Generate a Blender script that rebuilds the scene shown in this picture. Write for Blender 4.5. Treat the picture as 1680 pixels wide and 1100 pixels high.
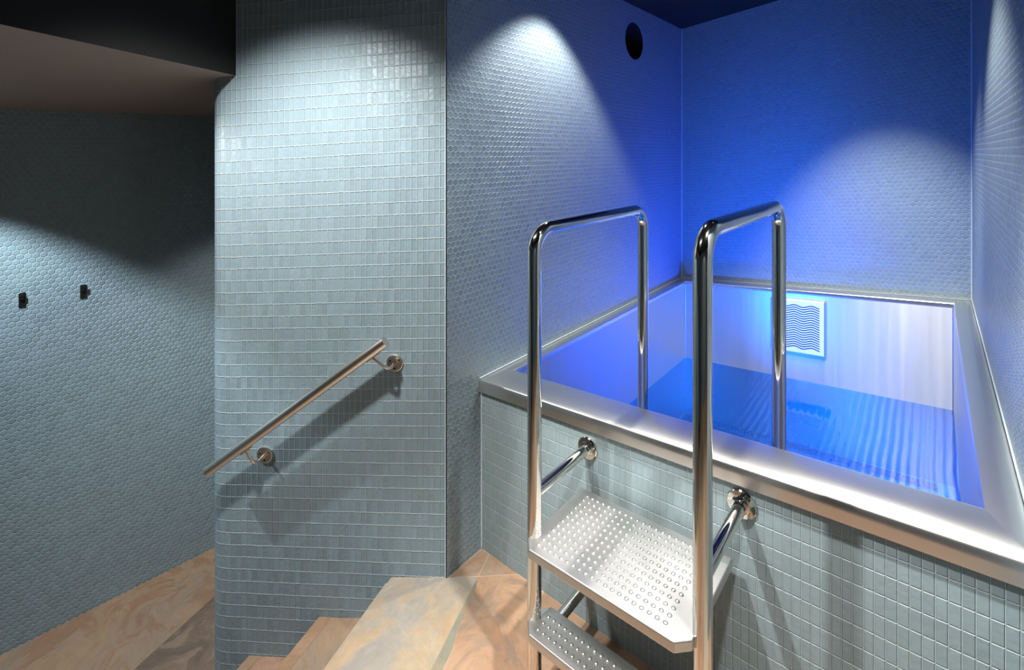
import bpy, bmesh, math, random
from mathutils import Vector, Matrix
random.seed(7)
for o in list(bpy.data.objects): bpy.data.objects.remove(o)
C = bpy.context.scene.collection
PI = math.pi

# ------------------------------------------------------------------ the place
# metres; z is measured from the upper slate floor. The scene is sheared:
# z rises with x to fit the image's tilted horizontals.
SHEAR = 0.0807
def P(x, y, z): return Vector((x, y, z + SHEAR*x))
CX, CY = -0.1299, 1.9353                      # front left corner of the plunge pool
def W(u, v, z=0.0):                           # u across the pool, v into the pool alcove
    return P(CX + .7337*u + .6794*v, CY - .6794*u + .7337*v, z)
POOL_W, POOL_L, RIM = 1.565, 2.105, .727
CEIL = 2.633

# ------------------------------------------------------------------ camera, world, exposure, lamps
cam_d = bpy.data.cameras.new('camera'); cam = bpy.data.objects.new('camera', cam_d); C.objects.link(cam)
cam.location = (0, 0, 1.533); cam.rotation_euler = (PI/2, 0, 0)
cam_d.sensor_width = 36; cam_d.lens = 745/1680*36
cam_d.shift_y = -(550-305.7)/1680; cam_d.clip_start = .02
bpy.context.scene.camera = cam
wd = bpy.data.worlds.new('world'); bpy.context.scene.world = wd; wd.use_nodes = True
wd.node_tree.nodes['Background'].inputs[0].default_value = (.55, .65, .75, 1)
wd.node_tree.nodes['Background'].inputs[1].default_value = .006
vs = bpy.context.scene.view_settings
vs.view_transform = 'Standard'; vs.look = 'None'; vs.gamma = 1; vs.use_curve_mapping = False
vs.exposure = 0.0

def spot(name, loc, target, watts, deg, blend, col, r=.03):
    d = bpy.data.lights.new(name, 'SPOT'); o = bpy.data.objects.new(name, d); C.objects.link(o)
    d.energy = watts; d.spot_size = math.radians(deg); d.spot_blend = blend; d.color = col; d.shadow_soft_size = r
    o.location = loc; o.rotation_euler = (Vector(target)-Vector(loc)).to_track_quat('-Z', 'Y').to_euler()
    return o
def area(name, loc, target, watts, w, h, col, spread=180):
    d = bpy.data.lights.new(name, 'AREA'); o = bpy.data.objects.new(name, d); C.objects.link(o)
    d.energy = watts; d.shape = 'RECTANGLE'; d.size = w; d.size_y = h; d.color = col; d.spread = math.radians(spread)
    o.location = loc; o.rotation_euler = (Vector(target)-Vector(loc)).to_track_quat('-Z', 'Y').to_euler()
    return o
WHITE = (1, .98, .94); COOL = (.80, .93, 1); BLUE = (0, .13, 1); BLUE2 = (0, .32, 1)
# halogen downlights in the ceiling, then one added fill spot
spot('downlight_pool_left', W(.29, .41, 2.60), W(.29, .41, 0), 82, 95, .4, WHITE, .02)
spot('downlight_pool_back', W(1.20, 1.20, 2.60), W(1.20, 2.05, .55), 235, 50, 1, WHITE, .03)
spot('downlight_pool_right', W(1.10, .86, 2.60), W(1.16, .86, 0), 110, 84, .5, WHITE, .03)
spot('downlight_stair', P(-.88, .95, 2.60), P(-.72, 1.84, .90), 225, 84, .75, WHITE, .05)
spot('downlight_ladder', P(-.62, .85, 2.60), W(.98, -.12, .35), 240, 42, .6, WHITE, .025)
spot('downlight_parapet', W(1.36, -.50, 2.60), W(1.36, -.36, 0), 360, 70, .6, WHITE, .03)
spot('downlight_soffit', P(-1.75, 1.58, 2.03), P(-1.18, 1.88, 1.45), 24, 72, .8, WHITE, .02)
spot('downlight_corridor', P(-2.25, 1.48, 2.05), P(-2.25, 1.48, -.46), 130, 108, .3, COOL, .02)
spot('fill_behind_camera', P(.3, -1.0, 2.60), P(.1, -1.15, 0), 90, 80, .6, WHITE, .04)  # added fill behind the camera, brightens the rear walls for reflections
# blue underwater lamps of the pool, then one added fill
area('pool_lamp_right', W(1.46, 1.58, .04), W(0, 1.80, 1.15), 27, .14, .14, BLUE, 98)
area('pool_lamp_front', W(.40, .17, .04), W(.82, 2.1, 1.30), 17, .14, .14, BLUE2, 58)
area('pool_fill_low', W(.95, .19, -.04), W(.1, 1.9, .05), 8, .16, .12, BLUE2, 110)  # extra lamp added to brighten the submerged steel

# ------------------------------------------------------------------ material helpers
class NT:
    def __init__(s, name):
        s.m = bpy.data.materials.new(name); s.m.use_nodes = True; s.t = s.m.node_tree; s.n = s.t.nodes
        s.b = s.n['Principled BSDF']
    def new(s, k, **kw):
        n = s.n.new(k)
        for a, v in kw.items(): setattr(n, a, v)
        return n
    def link(s, a, b): s.t.links.new(a, b)
    def put(s, sock, v):
        if isinstance(v, bpy.types.NodeSocket): s.link(v, sock)
        else: sock.default_value = v
    def math(s, op, a, b=None, c=None, clamp=False):
        n = s.new('ShaderNodeMath', operation=op, use_clamp=clamp)
        s.put(n.inputs[0], a)
        if b is not None: s.put(n.inputs[1], b)
        if c is not None: s.put(n.inputs[2], c)
        return n.outputs[0]
    def vec(s, op, a, b=None, c=None):
        n = s.new('ShaderNodeVectorMath', operation=op)
        s.put(n.inputs[0], a)
        if b is not None: s.put(n.inputs[1], b)
        if c is not None: s.put(n.inputs[2], c)
        return n.outputs['Value'] if op in ('DOT_PRODUCT', 'LENGTH') else n.outputs[0]
    def comb(s, x, y, z=0.0):
        n = s.new('ShaderNodeCombineXYZ'); s.put(n.inputs[0], x); s.put(n.inputs[1], y); s.put(n.inputs[2], z); return n.outputs[0]
    def sep(s, v):
        n = s.new('ShaderNodeSeparateXYZ'); s.link(v, n.inputs[0]); return n.outputs
    def mix(s, f, a, b):
        n = s.new('ShaderNodeMix', data_type='RGBA'); s.put(n.inputs[0], f); s.put(n.inputs[6], a); s.put(n.inputs[7], b); return n.outputs[2]
    def smooth(s, v, a, b):
        n = s.new('ShaderNodeMapRange', interpolation_type='SMOOTHSTEP'); s.put(n.inputs[0], v)
        n.inputs[1].default_value = a; n.inputs[2].default_value = b; return n.outputs[0]
    def noise(s, vec, scale, detail=3, rough=.5, out='Fac'):
        n = s.new('ShaderNodeTexNoise'); s.link(vec, n.inputs['Vector']); n.inputs['Scale'].default_value = scale
        n.inputs['Detail'].default_value = detail; n.inputs['Roughness'].default_value = rough; return n.outputs[out]
    def bump(s, h, strength, dist, normal=None):
        n = s.new('ShaderNodeBump'); n.inputs['Strength'].default_value = strength; n.inputs['Distance'].default_value = dist
        s.link(h, n.inputs['Height'])
        if normal: s.link(normal, n.inputs['Normal'])
        return n.outputs[0]
    def uv(s): return s.new('ShaderNodeUVMap').outputs[0]
    def set(s, **kw):
        for k, v in kw.items(): s.put(s.b.inputs[k.replace('_', ' ')], v)

def tile_finish(t, edge, local, cid, tile, grout, e0, e1, h, rough, var=.10, tilt=.35):
    wn = t.new('ShaderNodeTexWhiteNoise', noise_dimensions='2D'); t.link(cid, wn.inputs['Vector'])
    mask = t.smooth(edge, e0, e1)
    val = t.math('MULTIPLY_ADD', wn.outputs['Value'], var, 1-var/2)
    hs = t.new('ShaderNodeHueSaturation'); hs.inputs['Color'].default_value = tile; t.link(val, hs.inputs['Value'])
    t.set(Base_Color=t.mix(mask, grout, hs.outputs[0]))
    r = t.vec('SUBTRACT', wn.outputs['Color'], (.5, .5, .5))
    tl = t.math('MULTIPLY', t.vec('DOT_PRODUCT', local, r), tilt)
    hh = t.math('ADD', t.math('MULTIPLY', t.smooth(edge, e0*.6, e1*1.7), h), tl)
    nz = t.noise(t.uv(), 60, 2)
    hh = t.math('ADD', hh, t.math('MULTIPLY', nz, h*.5))
    t.set(Normal=t.bump(hh, 1.0, 1.0), Roughness=t.math('MULTIPLY_ADD', mask, rough-.6, .6))
    t.b.inputs['Specular IOR Level'].default_value = .4
    t.b.inputs['Coat Weight'].default_value = .0

def hex_tiles(name, tile=(.21, .275, .31, 1), grout=(.34, .42, .46, 1), w=.0262, row=.0226, rough=.34, h=.0020):
    t = NT(name)
    uv = t.vec('MULTIPLY', t.uv(), (1, .866025*w/row, 1))
    uv = t.vec('ADD', uv, (50*w, 50*w, 0))
    r = (w, w*1.7320508, 1.0); hr = (w/2, w*.8660254, .5)
    a = t.vec('SUBTRACT', t.vec('WRAP', uv, r, (0, 0, 0)), hr)
    b = t.vec('SUBTRACT', t.vec('WRAP', t.vec('SUBTRACT', uv, hr), r, (0, 0, 0)), hr)
    a = t.vec('MULTIPLY', a, (1, 1, 0)); b = t.vec('MULTIPLY', b, (1, 1, 0))
    less = t.math('LESS_THAN', t.vec('DOT_PRODUCT', a, a), t.vec('DOT_PRODUCT', b, b))
    m = t.new('ShaderNodeMix', data_type='VECTOR'); t.link(less, m.inputs[0]); t.link(b, m.inputs[4]); t.link(a, m.inputs[5])
    g = m.outputs[1]
    ag = t.vec('ABSOLUTE', g)
    d = t.math('MAXIMUM', t.vec('DOT_PRODUCT', ag, (.5, .8660254, 0)), t.sep(ag)[0])
    edge = t.math('SUBTRACT', w/2, d)
    cid = t.vec('SNAP', t.vec('ADD', t.vec('SUBTRACT', uv, g), (w/4, w/4, 0)), (w/2, w/2, 1))
    tile_finish(t, edge, g, cid, tile, grout, .0006, .0019, h, rough, .08, .10)
    return t.m

def bar_tiles(name, w, hgt, tile=(.23, .305, .335, 1), grout=(.44, .51, .53, 1), rough=.38, jitter=.0016, h=.0016, gw=.0009, tilt=.10, var=.10):
    t = NT(name)
    uv = t.vec('ADD', t.uv(), (20*w, 20*hgt, 0)); x, y, _ = t.sep(uv)
    col = t.math('FLOOR', t.math('DIVIDE', x, w))
    wn = t.new('ShaderNodeTexWhiteNoise', noise_dimensions='1D'); t.link(t.math('FLOOR', t.math('DIVIDE', x, w*3)), wn.inputs['W'])
    wc = t.new('ShaderNodeTexWhiteNoise', noise_dimensions='1D'); t.link(col, wc.inputs['W'])
    y = t.math('ADD', y, t.math('MULTIPLY', t.math('ADD', wn.outputs[0], wc.outputs[0]), jitter*.6))
    rowi = t.math('FLOOR', t.math('DIVIDE', y, hgt))
    lx = t.math('SUBTRACT', t.math('SUBTRACT', x, t.math('MULTIPLY', col, w)), w/2)
    ly = t.math('SUBTRACT', t.math('SUBTRACT', y, t.math('MULTIPLY', rowi, hgt)), hgt/2)
    edge = t.math('MINIMUM', t.math('SUBTRACT', w/2, t.math('ABSOLUTE', lx)), t.math('SUBTRACT', hgt/2, t.math('ABSOLUTE', ly)))
    tile_finish(t, edge, t.comb(lx, ly), t.comb(col, rowi), tile, grout, gw*.8, gw*1.7, h, rough, var, tilt)
    return t.m

def steel(name, col=(.66, .66, .64), rough=.28, brush=None, amt=.0, aniso=0.0):
    t = NT(name)
    t.set(Metallic=1.0)
    if aniso:
        t.set(Anisotropic=aniso, Anisotropic_Rotation=.25)
        tg = t.new('ShaderNodeTangent', direction_type='UV_MAP'); tg.uv_map = 'UVMap'; t.link(tg.outputs[0], t.b.inputs['Tangent'])
    if brush:
        n = t.noise(t.vec('MULTIPLY', t.uv(), brush), 1.0, 4, .6)
        t.set(Roughness=t.math('MULTIPLY_ADD', n, .16, rough-.08), Normal=t.bump(n, 1.0, amt))
        t.set(Base_Color=t.mix(n, (col[0]*.93, col[1]*.93, col[2]*.93, 1), (*col, 1)))
    else: t.set(Roughness=rough, Base_Color=(*col, 1))
    return t.m

def slate(name, c1, c2, c3, seed=0.0, rough=.42):
    t = NT(name)
    pos = t.new('ShaderNodeNewGeometry').outputs['Position']
    p = t.vec('ADD', pos, (seed, seed*1.7, 0))
    d = t.noise(t.vec('MULTIPLY', p, (1, 1, 1)), 2.4, 2, .5, 'Color')
    p2 = t.vec('ADD', p, t.vec('MULTIPLY', d, (.5, .5, .1)))
    n1 = t.noise(p2, 3.2, 6, .6); n2 = t.noise(p2, 9, 8, .65); n3 = t.noise(p2, 34, 8, .7)
    f1 = t.smooth(n1, .40, .58); f2 = t.smooth(n2, .50, .60)
    base = t.mix(f1, (*c1, 1), (*c2, 1)); base = t.mix(t.math('MULTIPLY', f2, .75), base, (*c3, 1))
    hv = t.new('ShaderNodeHueSaturation'); t.link(base, hv.inputs['Color']); t.link(t.math('MULTIPLY_ADD', n3, .65, .67), hv.inputs['Value'])
    t.set(Base_Color=hv.outputs[0], Roughness=rough)
    hh = t.math('ADD', t.math('MULTIPLY', n2, .006), t.math('MULTIPLY', n3, .0012))
    t.set(Normal=t.bump(hh, .8, 1.0))
    return t.m

def plain(name, col, rough=.6, noise_amt=.08, scale=8):
    t = NT(name); pos = t.new('ShaderNodeNewGeometry').outputs['Position']
    n = t.noise(pos, scale, 4)
    a = tuple(c*(1-noise_amt) for c in col); b = tuple(min(1, c*(1+noise_amt)) for c in col)
    t.set(Base_Color=t.mix(n, (*a, 1), (*b, 1)), Roughness=rough)
    return t.m

M = {}
M['hex'] = hex_tiles('blue_grey_hexagon_mosaic')
M['bar'] = bar_tiles('blue_grey_bar_mosaic', .0234, .0500, h=.0028, tilt=.09, var=.07, gw=.0010, tile=(.215, .295, .34, 1))
M['bar2'] = bar_tiles('blue_grey_bar_mosaic_pool_front', .0205, .0484, jitter=.0008, gw=.0008, grout=(.36, .44, .45, 1), tile=(.23, .295, .315, 1), var=.06, tilt=.05)
M['steel'] = steel('brushed_steel_rim', (.84, .82, .78), .29)
M['basin'] = steel('brushed_steel_basin', (.68, .69, .67), .45, (26, .7, 1), .0006, .8)
M['tread'] = steel('satin_steel_tread', (.56, .55, .535), .40)
M['chrome'] = steel('polished_steel_tube', (.70, .68, .63), .07)
M['satin'] = steel('satin_steel_tube', (.80, .74, .66), .30)
M['grille'] = plain('white_grille_plastic', (.78, .80, .82), .35, .02)
M['slot'] = plain('dark_grille_slot', (.02, .025, .04), .6)
M['blue_lit_edge'] = plain('blue_lit_grille_edge', (.12, .25, .9), .2, .02)  # blue light on the grille's side edges, put into the base colour
M['black'] = plain('near_black', (.0015, .0015, .002), .8)
M['bead'] = plain('pale_sealant', (.50, .58, .62), .4, .03)
M['hookblack'] = plain('black_hook_metal', (.006, .006, .007), .35)
M['soffit'] = plain('dark_brown_soffit_paint', (.30, .235, .20), .8, .04, 2)
M['ceil'] = plain('dark_ceiling_paint', (.008, .008, .010), .8, .05)
M['cream'] = slate('cream_slate', (0.322, 0.248, 0.167), (0.248, 0.223, 0.192), (0.341, 0.236, 0.143), 3.1)
M['orange'] = slate('orange_slate', (0.286, 0.163, 0.095), (0.313, 0.197, 0.122), (0.204, 0.143, 0.102), 7.7)
M['tan'] = slate('tan_slate', (0.299, 0.190, 0.116), (0.258, 0.184, 0.129), (0.245, 0.129, 0.075), 11.3)
M['brown'] = slate('brown_grey_slate', (0.128, 0.088, 0.064), (0.176, 0.120, 0.088), (0.240, 0.168, 0.120), 5.9)
M['pink'] = slate('pinkish_slate', (0.354, 0.204, 0.136), (0.299, 0.184, 0.129), (0.231, 0.129, 0.082), 15.2)
M['green'] = slate('greenish_slate', (0.136, 0.143, 0.109), (0.190, 0.177, 0.129), (0.245, 0.177, 0.116), 1.2)
M['grout'] = plain('sandy_grout', (.42, .32, .22), .8)

# ------------------------------------------------------------------ mesh helpers
def obj(name, verts, faces, mats, parent=None, uvs=None, smooth=False, fm=None):
    """link one mesh; verts are world points, taken relative to the parent's place"""
    me = bpy.data.meshes.new(name)
    o = bpy.data.objects.new(name, me)
    org = Vector((0, 0, 0))
    q = parent
    while q is not None: org = org + q.location; q = q.parent
    me.from_pydata([tuple(Vector(v)-org) for v in verts], [], faces)
    if not isinstance(mats, (list, tuple)): mats = [mats]
    for m in mats: me.materials.append(m)
    if fm:
        for p, i in zip(me.polygons, fm): p.material_index = i
    if uvs is not None:
        l = me.uv_layers.new(name='UVMap')
        for p in me.polygons:
            for li in p.loop_indices:
                l.data[li].uv = uvs[p.index][li-p.loop_start] if isinstance(uvs[0], list) else uvs[me.loops[li].vertex_index]
    for p in me.polygons: p.use_smooth = smooth
    C.objects.link(o)
    if parent: o.parent = parent
    return o
def thing(name, loc, label, cat, group=None):
    o = bpy.data.objects.new(name, None); C.objects.link(o); o.location = loc; o.empty_display_size = .1
    tag(o, label, cat, group); return o
def tag(o, label, cat, group=None):
    o['label'] = label; o['category'] = cat
    if group: o['group'] = group
    return o
def struct(o): o['kind'] = 'structure'; return o

def prism(poly, z0, z1, f=P):
    """poly: list of (x, y), counter-clockwise from above"""
    n = len(poly); vs_ = [f(x, y, z0) for x, y in poly] + [f(x, y, z1) for x, y in poly]
    fs = [tuple(range(n-1, -1, -1)), tuple(range(n, 2*n))] + [(i, (i+1) % n, n+(i+1) % n, n+i) for i in range(n)]
    return vs_, fs

def wall(name, pts, z0, z1, mat, thick=.06, rowslope=0.0, back=1):
    """upright wall along the plan polyline pts; tile UVs in metres; thickened to its left (back=1) or right"""
    n = len(pts); s = [0.0]
    for a, b in zip(pts, pts[1:]): s.append(s[-1]+math.hypot(b[0]-a[0], b[1]-a[1]))
    off = []
    for i, p in enumerate(pts):
        a = pts[max(0, i-1)]; b = pts[min(n-1, i+1)]
        d = Vector((b[0]-a[0], b[1]-a[1])).normalized(); off.append((p[0]-d.y*thick*back, p[1]+d.x*thick*back))
    V = [P(*p, z0) for p in pts]+[P(*p, z1) for p in pts]+[P(*p, z0) for p in off]+[P(*p, z1) for p in off]
    uv = [(s[i], z0-rowslope*s[i]) for i in range(n)]+[(s[i], z1-rowslope*s[i]) for i in range(n)]
    uv = uv+uv
    F = []
    for i in range(n-1):
        F += [(i, i+1, n+i+1, n+i), (2*n+i+1, 2*n+i, 3*n+i, 3*n+i+1), (n+i, n+i+1, 3*n+i+1, 3*n+i), (i+1, i, 2*n+i, 2*n+i+1)]
    F += [(0, n, 3*n, 2*n), (n-1, 3*n-1, 4*n-1, 2*n-1)]
    return struct(obj(name, V, F, mat, uvs=uv))

def tube_geo(path, r, seg=20, caps=True):
    """tube of radius r through world points, rotation-minimising frames"""
    path = [Vector(p) for p in path]; V = []; F = []
    t0 = (path[1]-path[0]).normalized(); nrm = t0.orthogonal().normalized()
    for i, p in enumerate(path):
        a = path[max(0, i-1)]; b = path[min(len(path)-1, i+1)]
        t = (b-a).normalized(); nrm = (nrm-t*nrm.dot(t)).normalized(); bi = t.cross(nrm)
        for k in range(seg):
            an = 2*PI*k/seg; V.append(p+(nrm*math.cos(an)+bi*math.sin(an))*r)
    for i in range(len(path)-1):
        for k in range(seg):
            a = i*seg+k; b = i*seg+(k+1) % seg; F.append((a, b, b+seg, a+seg))
    if caps:
        F.append(tuple(range(seg-1, -1, -1))); m = (len(path)-1)*seg; F.append(tuple(range(m, m+seg)))
    return V, F
def bend(points, rad, n=10):
    """polyline with rounded corners"""
    pts = [Vector(p) for p in points]; out = [pts[0]]
    for a, b, c in zip(pts, pts[1:], pts[2:]):
        d1 = (a-b).normalized(); d2 = (c-b).normalized(); ang = d1.angle(d2)
        cut = rad/math.tan(ang/2); p0 = b+d1*cut; p1 = b+d2*cut
        ctr = b+(d1+d2).normalized()*(rad/math.sin(ang/2))
        e0 = p0-ctr; e1 = p1-ctr; tot = e0.angle(e1)
        for i in range(n+1):
            s = i/n; out.append(ctr+(e0*math.sin((1-s)*tot)+e1*math.sin(s*tot))/math.sin(tot))
    out.append(pts[-1]); return out
def lathe_geo(c, axis, prof, seg=32):
    """profile [(radius, height along axis)] turned round axis at c"""
    c = Vector(c); ax = Vector(axis).normalized(); a = ax.orthogonal().normalized(); b = ax.cross(a); V = []; F = []
    for r, h in prof:
        for k in range(seg): t = 2*PI*k/seg; V.append(c+ax*h+(a*math.cos(t)+b*math.sin(t))*max(r, 1e-5))
    for i in range(len(prof)-1):
        for k in range(seg): p = i*seg+k; q = i*seg+(k+1) % seg; F.append((p, q, q+seg, p+seg))
    F.append(tuple(range(seg-1, -1, -1))); m = (len(prof)-1)*seg; F.append(tuple(range(m, m+seg)))
    return V, F
def merge(*gs):
    V = []; F = []
    for v, f in gs:
        k = len(V); V += list(v); F += [tuple(i+k for i in q) for q in f]
    return V, F
def autosmooth(o, deg=35):
    bm = bmesh.new(); bm.from_mesh(o.data); bmesh.ops.recalc_face_normals(bm, faces=bm.faces)
    for e in bm.edges:
        e.smooth = not (len(e.link_faces) == 2 and e.calc_face_angle(0) > math.radians(deg))
    for f in bm.faces: f.smooth = True
    bm.to_mesh(o.data); bm.free(); return o
def bevel(o, w, seg=2):
    m = o.modifiers.new('bevel', 'BEVEL'); m.width = w; m.segments = seg; m.limit_method = 'ANGLE'; m.angle_limit = math.radians(40)
    return o

# ------------------------------------------------------------------ slate floor, stairs, corridor floor
D3 = Vector((.349, .937)); N3 = Vector((.937, -.349))           # along the nosings / across them
def ab(a, b): q = N3*a+D3*b; return (q.x, q.y)
def on_row(a, x0=-.264, y0=1.80, k=-.03):                        # where column line a meets the slab row line
    # point p = N3*a + D3*b with p.y = y0 + k (p.x-x0)
    b = (y0 - N3.y*a + k*(N3.x*a-x0))/(D3.y - k*D3.x); return ab(a, b)
def slabs(name, quads, z, mats, thick=.04, gap=.0015):
    V = []; F = []; fm = []
    for q, mi in quads:
        c = sum((Vector(p) for p in q), Vector((0, 0)))/len(q)
        qq = [tuple(Vector(p)+(c-Vector(p)).normalized()*gap*1.4) for p in q]
        v, f = prism(qq, z-thick, z); k = len(V); V += v; F += [tuple(i+k for i in g) for g in f]; fm += [mi]*len(f)
    xs = [p[0] for q, _ in quads for p in q]
    o = obj(name, V, F, mats, fm=fm); return o
cols = [-1.093, -.753, -.30, .15, .62, 1.1, 1.6, 2.1]
def clip(poly, p, n):                                            # keep the side n points to
    out = []
    for i in range(len(poly)):
        A, B = Vector(poly[i]), Vector(poly[(i+1) % len(poly)]); da, db = (A-p).dot(n), (B-p).dot(n)
        if da >= 0: out.append(tuple(A))
        if da*db < 0: out.append(tuple(A.lerp(B, da/(da-db))))
    return out
C2 = Vector((CX, CY)); EU = Vector((.7337, -.6794)); EV = Vector((.6794, .7337))
PF = Vector((-.2638, 1.8028)); PD = Vector((-1, .1)).normalized(); PN = Vector((-.1, -1)).normalized()
quads = []; pal = [0, 1, 2, 1, 3, 0, 1]
for i in range(len(cols)-1):
    a0, a1 = cols[i], cols[i+1]
    p0, p1 = on_row(a0), on_row(a1)
    far0 = ab(a0, 3.2); far1 = ab(a1, 3.2)
    n0 = ab(a0, .85); n1 = ab(a1, .85); m0 = ab(a0, -.1); m1 = ab(a1, -.1); e0 = ab(a0, -2.2); e1 = ab(a1, -2.2)
    far = clip(clip([p0, p1, far1, far0], C2, -EV), C2+EU*.002, EU)
    if len(far) > 2: quads.append((far, [2, 2, 3, 0, 2, 2, 2][i]))
    near = [n0, n1, p1, p0]
    if i == 1:                                                    # the rust slab keeps a ragged greenish margin along its left joint
        rag = []
        for j in range(15):
            t_ = j/14; b_ = .85+(((Vector(p0)-Vector(n0)).length))*t_
            rag.append(ab(a0+.14*(1-t_)*.62+.006+random.uniform(-.007, .007), b_))
        quads.append(([n0]+rag+[p0], 4)); near = rag[:1]+[n1, p1, p0]+rag[:0:-1]
    if i == 0: near = [n0, n1, p1, (PF.x, PF.y), tuple(PF+PD*.2235)]
    near = clip(near, C2, -EV)
    if len(near) > 2: quads.append((near, pal[i]))
    for q, c in (([m0, m1, n1, n0], pal[(i+2) % 7]), ([e0, e1, m1, m0], pal[(i+4) % 7])):
        q = clip(clip(q, C2, -EV), Vector((0, -1.6)), Vector((0, 1)))
        if len(q) > 2: quads.append((q, c))
flo = slabs('floor', quads, 0.0, [M['cream'], M['orange'], M['tan'], M['pink'], M['green']])
bevel(flo, .0015, 1); struct(flo)
bed = clip(clip([ab(-1.085, -2.2), ab(2.1, -2.2), ab(2.1, 3.2), ab(-1.085, 3.2)], C2, -EV), Vector((0, -1.6)), Vector((0, 1)))
v, f = prism(bed, -.12, -.0008)
struct(obj('floor_bed', v, f, M['grout']))
stair = thing('staircase', P(-.9, 1.5, -.46), 'slate staircase of low steps descending left along the pale tiled pillar', 'staircase')
zs = [-.165, -.33]; noses = [-1.385, -1.680]; prev = -1.093
for k, (a, z) in enumerate(zip(noses, zs)):
    # each step: a slab with a slightly rounded nosing, split in slate strips
    mt = [M['tan'], M['pink']][k]
    pc_ = lambda q: clip(clip(q, PF, PN), Vector((0, -1.59)), Vector((0, 1)))
    v, f = prism(pc_([ab(a, -2.2), ab(prev, -2.2), ab(prev, 2.5), ab(a, 2.5)]), -.46, z)
    o = obj('step', v, f, mt, stair); bevel(o, .002, 2)
    v, f = prism(pc_([ab(a-.0015, -2.2), ab(a+.05, -2.2), ab(a+.05, 2.5), ab(a-.0015, 2.5)]), z-.03, z+.0008)
    o2 = obj('nosing', v, f, M['tan'] if k else M['orange'], o)
    prev = a
v, f = prism([ab(-1.098, -2.2), ab(-1.085, -2.2), ab(-1.085, 1.5155), ab(-1.098, 1.5125)], -.165, -.0015)
struct(obj('trim_1', v, f, M['cream']))
q2 = []
cols2 = [-3.6, -3.0, -2.255, -1.80, -1.3]
for i in range(4):
    q2.append(([ab(cols2[i], -1.5), ab(cols2[i+1], -1.5), ab(cols2[i+1], .9), ab(cols2[i], .9)], [0, 1, 0, 1][i]))
    q2.append(([ab(cols2[i], .9), ab(cols2[i+1], .9), ab(cols2[i+1], 3.9), ab(cols2[i], 3.9)], [1, 0, 1, 0][i]))
lf = slabs('floor_lower', q2, -.46, [M['tan'], M['brown']]); struct(lf)
v, f = prism([ab(-3.6, -1.5), ab(-1.3, -1.5), ab(-1.3, 3.9), ab(-3.6, 3.9)], -.52, -.463)
struct(obj('floor_lower_bed', v, f, M['grout']))

# ------------------------------------------------------------------ walls
def plan(u, v): p = W(u, v); return (p.x, p.y)
F0 = (-.2638, 1.8028)
pd = Vector((-1, .1)).normalized(); nn = Vector((-.1, -1)).normalized()     # along the pillar face / out of it
# tiled pillar: flat face, rounded end, return into the corridor
R_ = .085; end = Vector(F0)+pd*(.945)
cc = end-nn*R_
pts = [F0, tuple(Vector(F0)+pd*.45), tuple(end)]
for i in range(1, 13):
    an = i/12*PI*.5
    q = cc+nn*R_*math.cos(an)+pd*R_*math.sin(an); pts.append(tuple(q))
pts.append(tuple(Vector(pts[-1])-nn*1.2))
wall('wall_pillar', pts, -.50, CEIL, M['bar'], thick=.05, rowslope=.0345, back=-1)
# left wall of the pool alcove, with the round hole cut in it
def left_wall():
    z0, z1, v0, v1 = -.02, CEIL, -.188, POOL_L+.02
    cv, cz, r = 1.352, 2.405, .118
    bm = bmesh.new(); seg = 40
    outer = [bm.verts.new(W(0, a, b)) for a, b in ((v0, z0), (v1, z0), (v1, z1), (v0, z1))]
    ring = [bm.verts.new(W(0, cv+r*math.cos(2*PI*k/seg), cz+r*math.sin(2*PI*k/seg))) for k in range(seg)]
    ring2 = [bm.verts.new(W(-.22, cv+r*math.cos(2*PI*k/seg), cz+r*math.sin(2*PI*k/seg))) for k in range(seg)]
    es = [bm.edges.new((outer[i], outer[(i+1) % 4])) for i in range(4)]
    es += [bm.edges.new((ring[i], ring[(i+1) % seg])) for i in range(seg)]
    bmesh.ops.triangle_fill(bm, use_beauty=True, edges=es)
    l = bm.loops.layers.uv.new('UVMap')
    bmesh.ops.recalc_face_normals(bm, faces=bm.faces)
    for fc in bm.faces:
        for lp in fc.loops:
            x, y, z = lp.vert.co; fv = (x-CX)*.6794+(y-CY)*.7337; lp[l].uv = (fv, z-SHEAR*x)
    me = bpy.data.meshes.new('wall_left'); bm.to_mesh(me); bm.free(); me.materials.append(M['hex'])
    o = bpy.data.objects.new('wall_left', me); C.objects.link(o); struct(o)
    V = [W(0, cv+r*math.cos(2*PI*k/seg), cz+r*math.sin(2*PI*k/seg)) for k in range(seg)]
    V += [W(-.22, cv+r*math.cos(2*PI*k/seg), cz+r*math.sin(2*PI*k/seg)) for k in range(seg)]
    Fc = [(k, (k+1) % seg, seg+(k+1) % seg, seg+k) for k in range(seg)]+[tuple(range(seg, 2*seg))]
    d = obj('air_duct', V, Fc, M['black'], smooth=False)
    tag(d, 'round black duct opening high in the left tiled wall of the pool alcove', 'air duct')
left_wall()
wall('wall_back', [plan(-.02, POOL_L), plan(POOL_W+.02, POOL_L)], .4, CEIL, M['hex'])
wall('wall_right', [plan(POOL_W, POOL_L+.02), plan(POOL_W, -.45)], .0, CEIL, M['hex'])
wall('wall_pool_front', [plan(0, 0), plan(POOL_W, 0)], -.02, .70, M['bar2'], thick=.08)
# corridor wall, far left
cw0, cw1 = Vector((-2.381, 2.1117)), Vector((-1.7657, 2.6736)); cd = (cw1-cw0).normalized()
wall('wall_corridor', [tuple(cw0-cd*1.6), tuple(cw0), tuple(cw1+cd*1.3)], -.50, 2.10, M['hex'])
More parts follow.
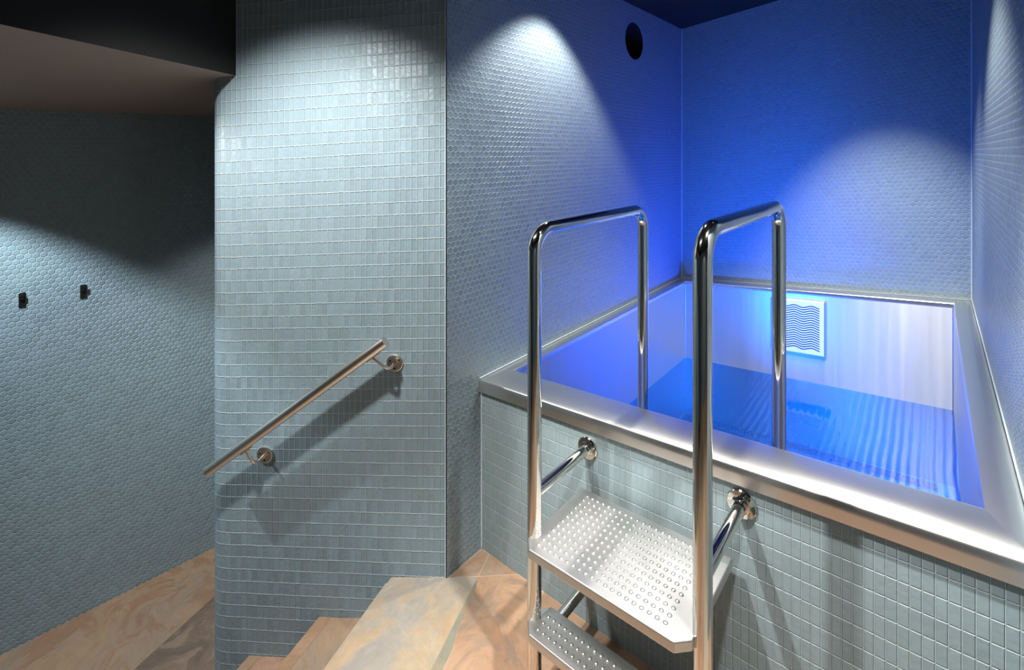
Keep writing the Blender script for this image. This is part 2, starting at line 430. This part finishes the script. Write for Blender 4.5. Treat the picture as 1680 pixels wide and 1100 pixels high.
# walls behind the viewpoint, seen only in reflections
wall('wall_rear', [(2.2, -1.6), (-3.4, -1.6)], -.6, CEIL+.1, M['hex'])
wall('wall_side_right', [plan(POOL_W, -.45), (2.2, -.2), (2.2, -1.6)], -.1, CEIL, M['bar'])
wall('wall_side_left', [(-3.4, -1.6), tuple(cw0-cd*1.6)], -.6, 2.7, M['bar'])

# sealant and grout beads in the corners
def bead(n, pts, rr=.0028):
    V, F = tube_geo(pts, rr, 8); struct(autosmooth(obj('trim_%d' % n, V, F, M['bead'])))
bead(2, [W(.002, POOL_L-.002, RIM), W(.002, POOL_L-.002, CEIL)], .0035)
bead(3, [W(POOL_W-.002, POOL_L-.002, RIM), W(POOL_W-.002, POOL_L-.002, CEIL)], .003)
bead(4, [W(.001, -.001, .004), W(.001, -.001, .672)], .0032)
bead(5, [W(POOL_W-.001, -.01, RIM+.002), W(POOL_W-.001, POOL_L-.003, RIM+.002), W(.001, POOL_L-.003, RIM+.002), W(.001, -.012, RIM+.002)], .0028)
bead(6, [P(F0[0]-.0005, F0[1]-.001, .002), P(F0[0]-.0005, F0[1]-.001, CEIL)], .0026)

# ceilings
v, f = prism([(-3.6, -1.8), (3.2, -1.8), (3.2, 4.6), (-3.6, 4.6)], CEIL, CEIL+.06); struct(obj('ceiling', v, f, M['ceil']))
SOF = 2.087
e = Vector((-1.1501, 1.8914)); d3 = D3.normalized()
pa = e-d3*3.6; pb = e+d3*.12; pc = Vector((-1.0, 4.2)); pe = Vector((-3.6, 4.2)); pf = Vector((-3.6, pa.y))
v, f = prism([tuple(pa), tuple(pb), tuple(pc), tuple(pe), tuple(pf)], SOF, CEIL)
fm = [1]+[0]*(len(f)-1)  # underside brown, all other faces near-black
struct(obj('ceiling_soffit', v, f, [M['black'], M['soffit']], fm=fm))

# ------------------------------------------------------------------ plunge pool
pool = thing('plunge_pool', W(.78, 1.05, -.3), 'stainless steel plunge pool lined in blue light behind the tiled parapet', 'plunge pool')
RI = dict(l=.066, r=1.492, f=.137, b=2.012)
def loop_rect(t, z):
    u0 = .001+(RI['l']-.001)*t; u1 = (POOL_W-.001)+(RI['r']-POOL_W+.001)*t
    v0 = -.014+(RI['f']+.014)*t; v1 = (POOL_L-.001)+(RI['b']-POOL_L+.001)*t
    return [(u0, v0, z), (u1, v0, z), (u1, v1, z), (u0, v1, z)]
prof = [(0, .673), (0, .700), (0, .7195), (.03, .7245), (.075, .727), (.5, .7272), (.93, .727), (.975, .7245), (1, .7195), (1, .700)]
def rim():
    V = []; F = []; U = []
    for side in range(4):
        for i in range(len(prof)-1):
            l0 = loop_rect(*prof[i]); l1 = loop_rect(*prof[i+1]); a, b = side, (side+1) % 4
            q = [l0[a], l0[b], l1[b], l1[a]]
            k = len(V); V += [W(*p) for p in q]; F.append((k, k+1, k+2, k+3))
            ax = 0 if side % 2 == 0 else 1
            U.append([(p[ax]*.3, i*.02+(.013 if j > 1 else 0)) for j, p in enumerate(q)])
    o = obj('rim', V, F, M['steel'], pool, uvs=U)
    bm = bmesh.new(); bm.from_mesh(o.data)
    # keep the mitred joints hard, round the long edges
    n = len(prof)-1
    fl = list(bm.faces); bm.faces.ensure_lookup_table()
    for s in range(4):
        vs4 = {v for fc in bm.faces[s*n:(s+1)*n] for v in fc.verts}
        bmesh.ops.remove_doubles(bm, verts=list(vs4), dist=1e-6); bm.faces.ensure_lookup_table()
    for fc in bm.faces: fc.smooth = True
    bm.to_mesh(o.data); bm.free(); return o
rim()
l, r, fr, bk = RI['l'], RI['r'], RI['f'], RI['b']; ZB = -.25; ZW = .160
def panel(name, pts, parent=pool, mat=None, n=1):
    V = [W(*p) for p in pts]; a = Vector(pts[0]); b = Vector(pts[1]); c = Vector(pts[3])
    uu = (b-a).length; vv = (c-a).length
    return obj(name, V, [(0, 1, 2, 3)], mat or M['basin'], parent, uvs=[(0, 0), (uu, 0), (uu, vv), (0, vv)])
def basin():
    qs = [[(l, bk, ZB), (r, bk, ZB), (r, bk, .702), (l, bk, .702)], [(l, fr, ZB), (l, bk, ZB), (l, bk, .702), (l, fr, .702)],
          [(r, bk, ZB), (r, fr, ZB), (r, fr, .702), (r, bk, .702)], [(r, fr, ZB), (l, fr, ZB), (l, fr, .702), (r, fr, .702)],
          [(l, fr, ZB), (r, fr, ZB), (r, bk, ZB), (l, bk, ZB)]]
    V = []; F = []; U = []; s = 0
    for q in qs:
        k = len(V); V += [W(*p) for p in q]; F.append((k, k+1, k+2, k+3))
        w = (Vector(q[1])-Vector(q[0])).length; h = (Vector(q[3])-Vector(q[0])).length
        U.append([(s, 0), (s+w, 0), (s+w, h), (s, h)]); s += w+.37
    return obj('basin', V, F, M['basin'], pool, uvs=U)
basin()
# weld beads in the basin corners and along its floor
def weld(a, b, rr=.003):
    V, F = tube_geo([W(*a), W(*b)], rr, 8); return V, F
g = merge(weld((l+.002, bk-.002, ZB), (l+.002, bk-.002, .70)), weld((r-.002, bk-.002, ZB), (r-.002, bk-.002, .70)),
          weld((l, bk-.002, ZB+.002), (r, bk-.002, ZB+.002)), weld((l+.002, fr, ZB+.002), (l+.002, bk, ZB+.002)))
o = obj('weld_seam', *g, M['steel'], pool); autosmooth(o)
# perforated drain strip on the basin floor at the back
def drain():
    g = []
    v0, v1 = bk-.085, bk-.02
    pts = [(l+.04, v0), (r-.06, v0), (r-.06, v1), (l+.04, v1)]
    g.append(prism(pts, ZB, ZB+.006, f=W))
    n = 64
    for i in range(n):
        uu = l+.06+(r-l-.14)*i/(n-1)
        for vv in (v0+.018, v1-.018):
            g.append(lathe_geo(W(uu+(.5*(r-l-.14)/(n-1) if vv < v0+.03 else 0), vv, ZB+.006), (0, 0, 1), [(.0055, 0), (.0045, .003), (.001, .004)], 8))
    o = obj('perforated_strip', *merge(*g), M['tread'], pool); autosmooth(o)
drain()
# inlet grille on the back panel
def grille():
    u0, u1, z0, z1, vb = .640, .925, .338, .668, bk
    g = obj('inlet_grille', *prism([(u0, vb-.022), (u1, vb-.022), (u1, vb-.001), (u0, vb-.001)], z0, z1, f=W), M['grille'], pool)
    bevel(g, .003, 2)
    V = []; F = []
    n = 19; L = u1-u0
    for i in range(n):
        zc = z0+.035+(z1-z0-.07)*i/(n-1); m = 48; k = len(V)
        for j in range(m+1):
            x = u0+.022+(L-.044)*j/m; zz = zc+.0062*math.sin(2*PI*2.6*j/m+.6)
            V += [W(x, vb-.0228, zz-.0030), W(x, vb-.0228, zz+.0030)]
        F += [(k+2*j, k+2*j+2, k+2*j+3, k+2*j+1) for j in range(m)]
    s = obj('wavy_slots', V, F, M['slot'], g)
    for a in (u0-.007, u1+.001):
        obj('edge_strip', *prism([(a, vb-.018), (a+.006, vb-.018), (a+.006, vb-.002), (a, vb-.002)], z0, z1, f=W), M['blue_lit_edge'], g)
grille()
# water
def water_mat():
    t = NT('pool_water'); out = t.n['Material Output']; t.n.remove(t.b)
    tr = t.new('ShaderNodeBsdfTransparent'); tr.inputs[0].default_value = (.07, .36, .78, 1)
    gl = t.new('ShaderNodeBsdfGlossy'); gl.inputs['Roughness'].default_value = .02
    fn = t.new('ShaderNodeFresnel'); fn.inputs['IOR'].default_value = 1.6
    uv = t.uv(); x, y, _ = t.sep(uv)
    wv = t.math('SINE', t.math('ADD', t.math('MULTIPLY', x, 2*PI/.034), t.math('MULTIPLY', t.noise(uv, 1.3, 2), 9)))
    big = t.noise(uv, 2.2, 2)
    h = t.math('ADD', t.math('MULTIPLY', wv, .0004), t.math('MULTIPLY', big, .012))
    nb = t.bump(h, 1.0, 1.0); t.link(nb, gl.inputs['Normal']); t.link(nb, fn.inputs['Normal'])
    mx = t.new('ShaderNodeMixShader'); t.link(fn.outputs[0], mx.inputs[0]); t.link(tr.outputs[0], mx.inputs[1]); t.link(gl.outputs[0], mx.inputs[2])
    t.link(mx.outputs[0], out.inputs['Surface']); return t.m
M['water'] = water_mat()
wo = panel('water', [(l+.001, fr+.001, ZW), (r-.001, fr+.001, ZW), (r-.001, bk-.001, ZW), (l+.001, bk-.001, ZW)], None, M['water'])
wo['kind'] = 'stuff'; tag(wo, 'still blue-lit water standing in the steel plunge pool', 'water')

# ------------------------------------------------------------------ ladder
lad = thing('pool_ladder', W(.78, -.28, 0), 'polished steel ladder with two grab rails straddling the pool rim', 'pool ladder')
UL, UR, VF, VB, ZT, RT = .536, 1.030, -.2885, .406, 1.417-.021, .0212
for U_ in (UL, UR):
    path = bend([W(U_, VF, 0.0), W(U_, VF, ZT), W(U_, VB, ZT), W(U_, VB, ZB+.003)], .075, 12)
    o = obj('grab_rail', *tube_geo(path, RT, 28), M['chrome'], lad); autosmooth(o)
def brace(U_, z, with_flange_label=None):
    o = obj('wall_brace', *tube_geo([W(U_, VF+RT*.6, z), W(U_, -.02, z), W(U_, -.004, z)], .0165, 20), M['chrome'], lad); autosmooth(o)
    ax = (W(U_, -1, 0)-W(U_, 0, 0)); ax.z = 0
    q = obj('flange', *lathe_geo(W(U_, 0, z), ax, [(.037, 0), (.038, .0015), (.038, .006), (.0355, .0085), (.024, .0092), (.0225, .013), (.0168, .0145)], 36), M['chrome'], o)
    autosmooth(q, 25)
for U_, z in ((UL, .607), (UR, .619), (UL, .139), (UR, .092)): brace(U_, z)
def tread(z, v0, v1, us, vs_, back_ch):
    u0, u1, ch, dp = UL-.004, UR-.012, .030, .027
    poly = [(u0+ch, v0), (u1-ch, v0), (u1, v0+ch)]
    poly += [(u1, v1-ch), (u1-ch, v1), (u0+ch, v1), (u0, v1-ch)] if back_ch else [(u1, v1), (u0, v1)]
    poly += [(u0, v0+ch)]
    o = obj('tread', *prism(poly, z-dp, z, f=W), M['tread'], lad); bevel(o, .0035, 3)
    g = []
    up = W(0, 0, 1)-W(0, 0, 0)
    for a in us:
        for b in vs_:
            g.append(lathe_geo(W(a, b, z-.0004), up, [(.0062, 0), (.0056, .0016), (.0036, .0030), (.0012, .0036)], 12))
    d = obj('anti_slip_studs', *merge(*g), M['tread'], o); autosmooth(d, 80)
tread(.488, -.3455, -.036, [.5745+.0200*i for i in range(20)], [-.314+.0228*j for j in range(12)], False)
tread(.245, -.3460, -.237, [.5745+.0200*i for i in range(20)], [-.318, -.2935, -.269], True)

# ------------------------------------------------------------------ handrail on the pillar
def wallpt(px_s, out, z):
    q = Vector(F0)+pd*px_s+nn*out; return P(q.x, q.y, z)
hr = thing('handrail', wallpt(.48, 0, .7), 'short sloping satin steel handrail on the rounded tiled pillar above the stairs', 'handrail')
s0, z0_ = .207, .862; s1, z1_ = .761, .505
slope = None
ra, rb = wallpt(.2175, .075, .973), wallpt(.954, .075, .4855)
M_SAT = M['satin']
o = obj('rail', *tube_geo([ra, rb], .0205, 28), M_SAT, hr); autosmooth(o)
rdir = (rb-ra).normalized()
for s_, z_, tt in ((s0, z0_, .085), (s1, z1_, .795)):
    under = ra+(rb-ra)*tt
    dn = Vector((0, 0, -1)); dn = (dn-rdir*dn.dot(rdir)).normalized()
    top = under+dn*.0215
    base = wallpt(s_, .004, z_)
    out_ = Vector((nn.x, nn.y, 0))
    path = bend([base, base+out_*.062+Vector((0, 0, -.004)), top], .028, 10)
    br = obj('bracket', *tube_geo(path, .0062, 14), M_SAT, hr); autosmooth(br)
    fl = obj('flange', *lathe_geo(wallpt(s_, 0, z_), out_, [(.033, 0), (.034, .002), (.034, .005), (.032, .0062), (.01, .0064)], 32), M_SAT, br); autosmooth(fl, 25)
    for k in range(3):
        an = 2*PI*k/3+.5; cpt = wallpt(s_+.021*math.cos(an), .0064, z_+.021*math.sin(an))
        obj('screw', *lathe_geo(cpt, out_, [(.0042, 0), (.0038, .0012), (.001, .0014)], 10), M['hookblack'], fl)
    sd = obj('saddle', *tube_geo([top-rdir*.030+dn*.001, top+rdir*.030+dn*.001], .0042, 12), M_SAT, br); autosmooth(sd)

# ------------------------------------------------------------------ coat hooks on the corridor wall
def hook(q, z, label):
    n = Vector((cd.y, -cd.x)); t = thing('coat_hook', P(q.x, q.y, z), label, 'coat hook', 'black hooks on the corridor wall')
    def bx(a0, a1, o0, o1, zz0, zz1):
        return prism([tuple(q+cd*a0+n*o1), tuple(q+cd*a1+n*o1), tuple(q+cd*a1+n*o0), tuple(q+cd*a0+n*o0)], zz0, zz1)
    o = obj('back_plate', *bx(-.011, .011, 0, .006, z-.034, z+.034), M['hookblack'], t); bevel(o, .001, 1)
    o = obj('peg', *merge(bx(-.008, .008, .005, .017, z+.002, z+.020), bx(-.008, .008, .013, .018, z+.016, z+.028)), M['hookblack'], t); bevel(o, .001, 1)
hook(cw0+cd*.0700, 1.180, 'black coat hook on the corridor wall, nearer the left edge')
hook(cw0+cd*.2810, 1.175, 'black coat hook on the corridor wall, nearer the rounded pillar')
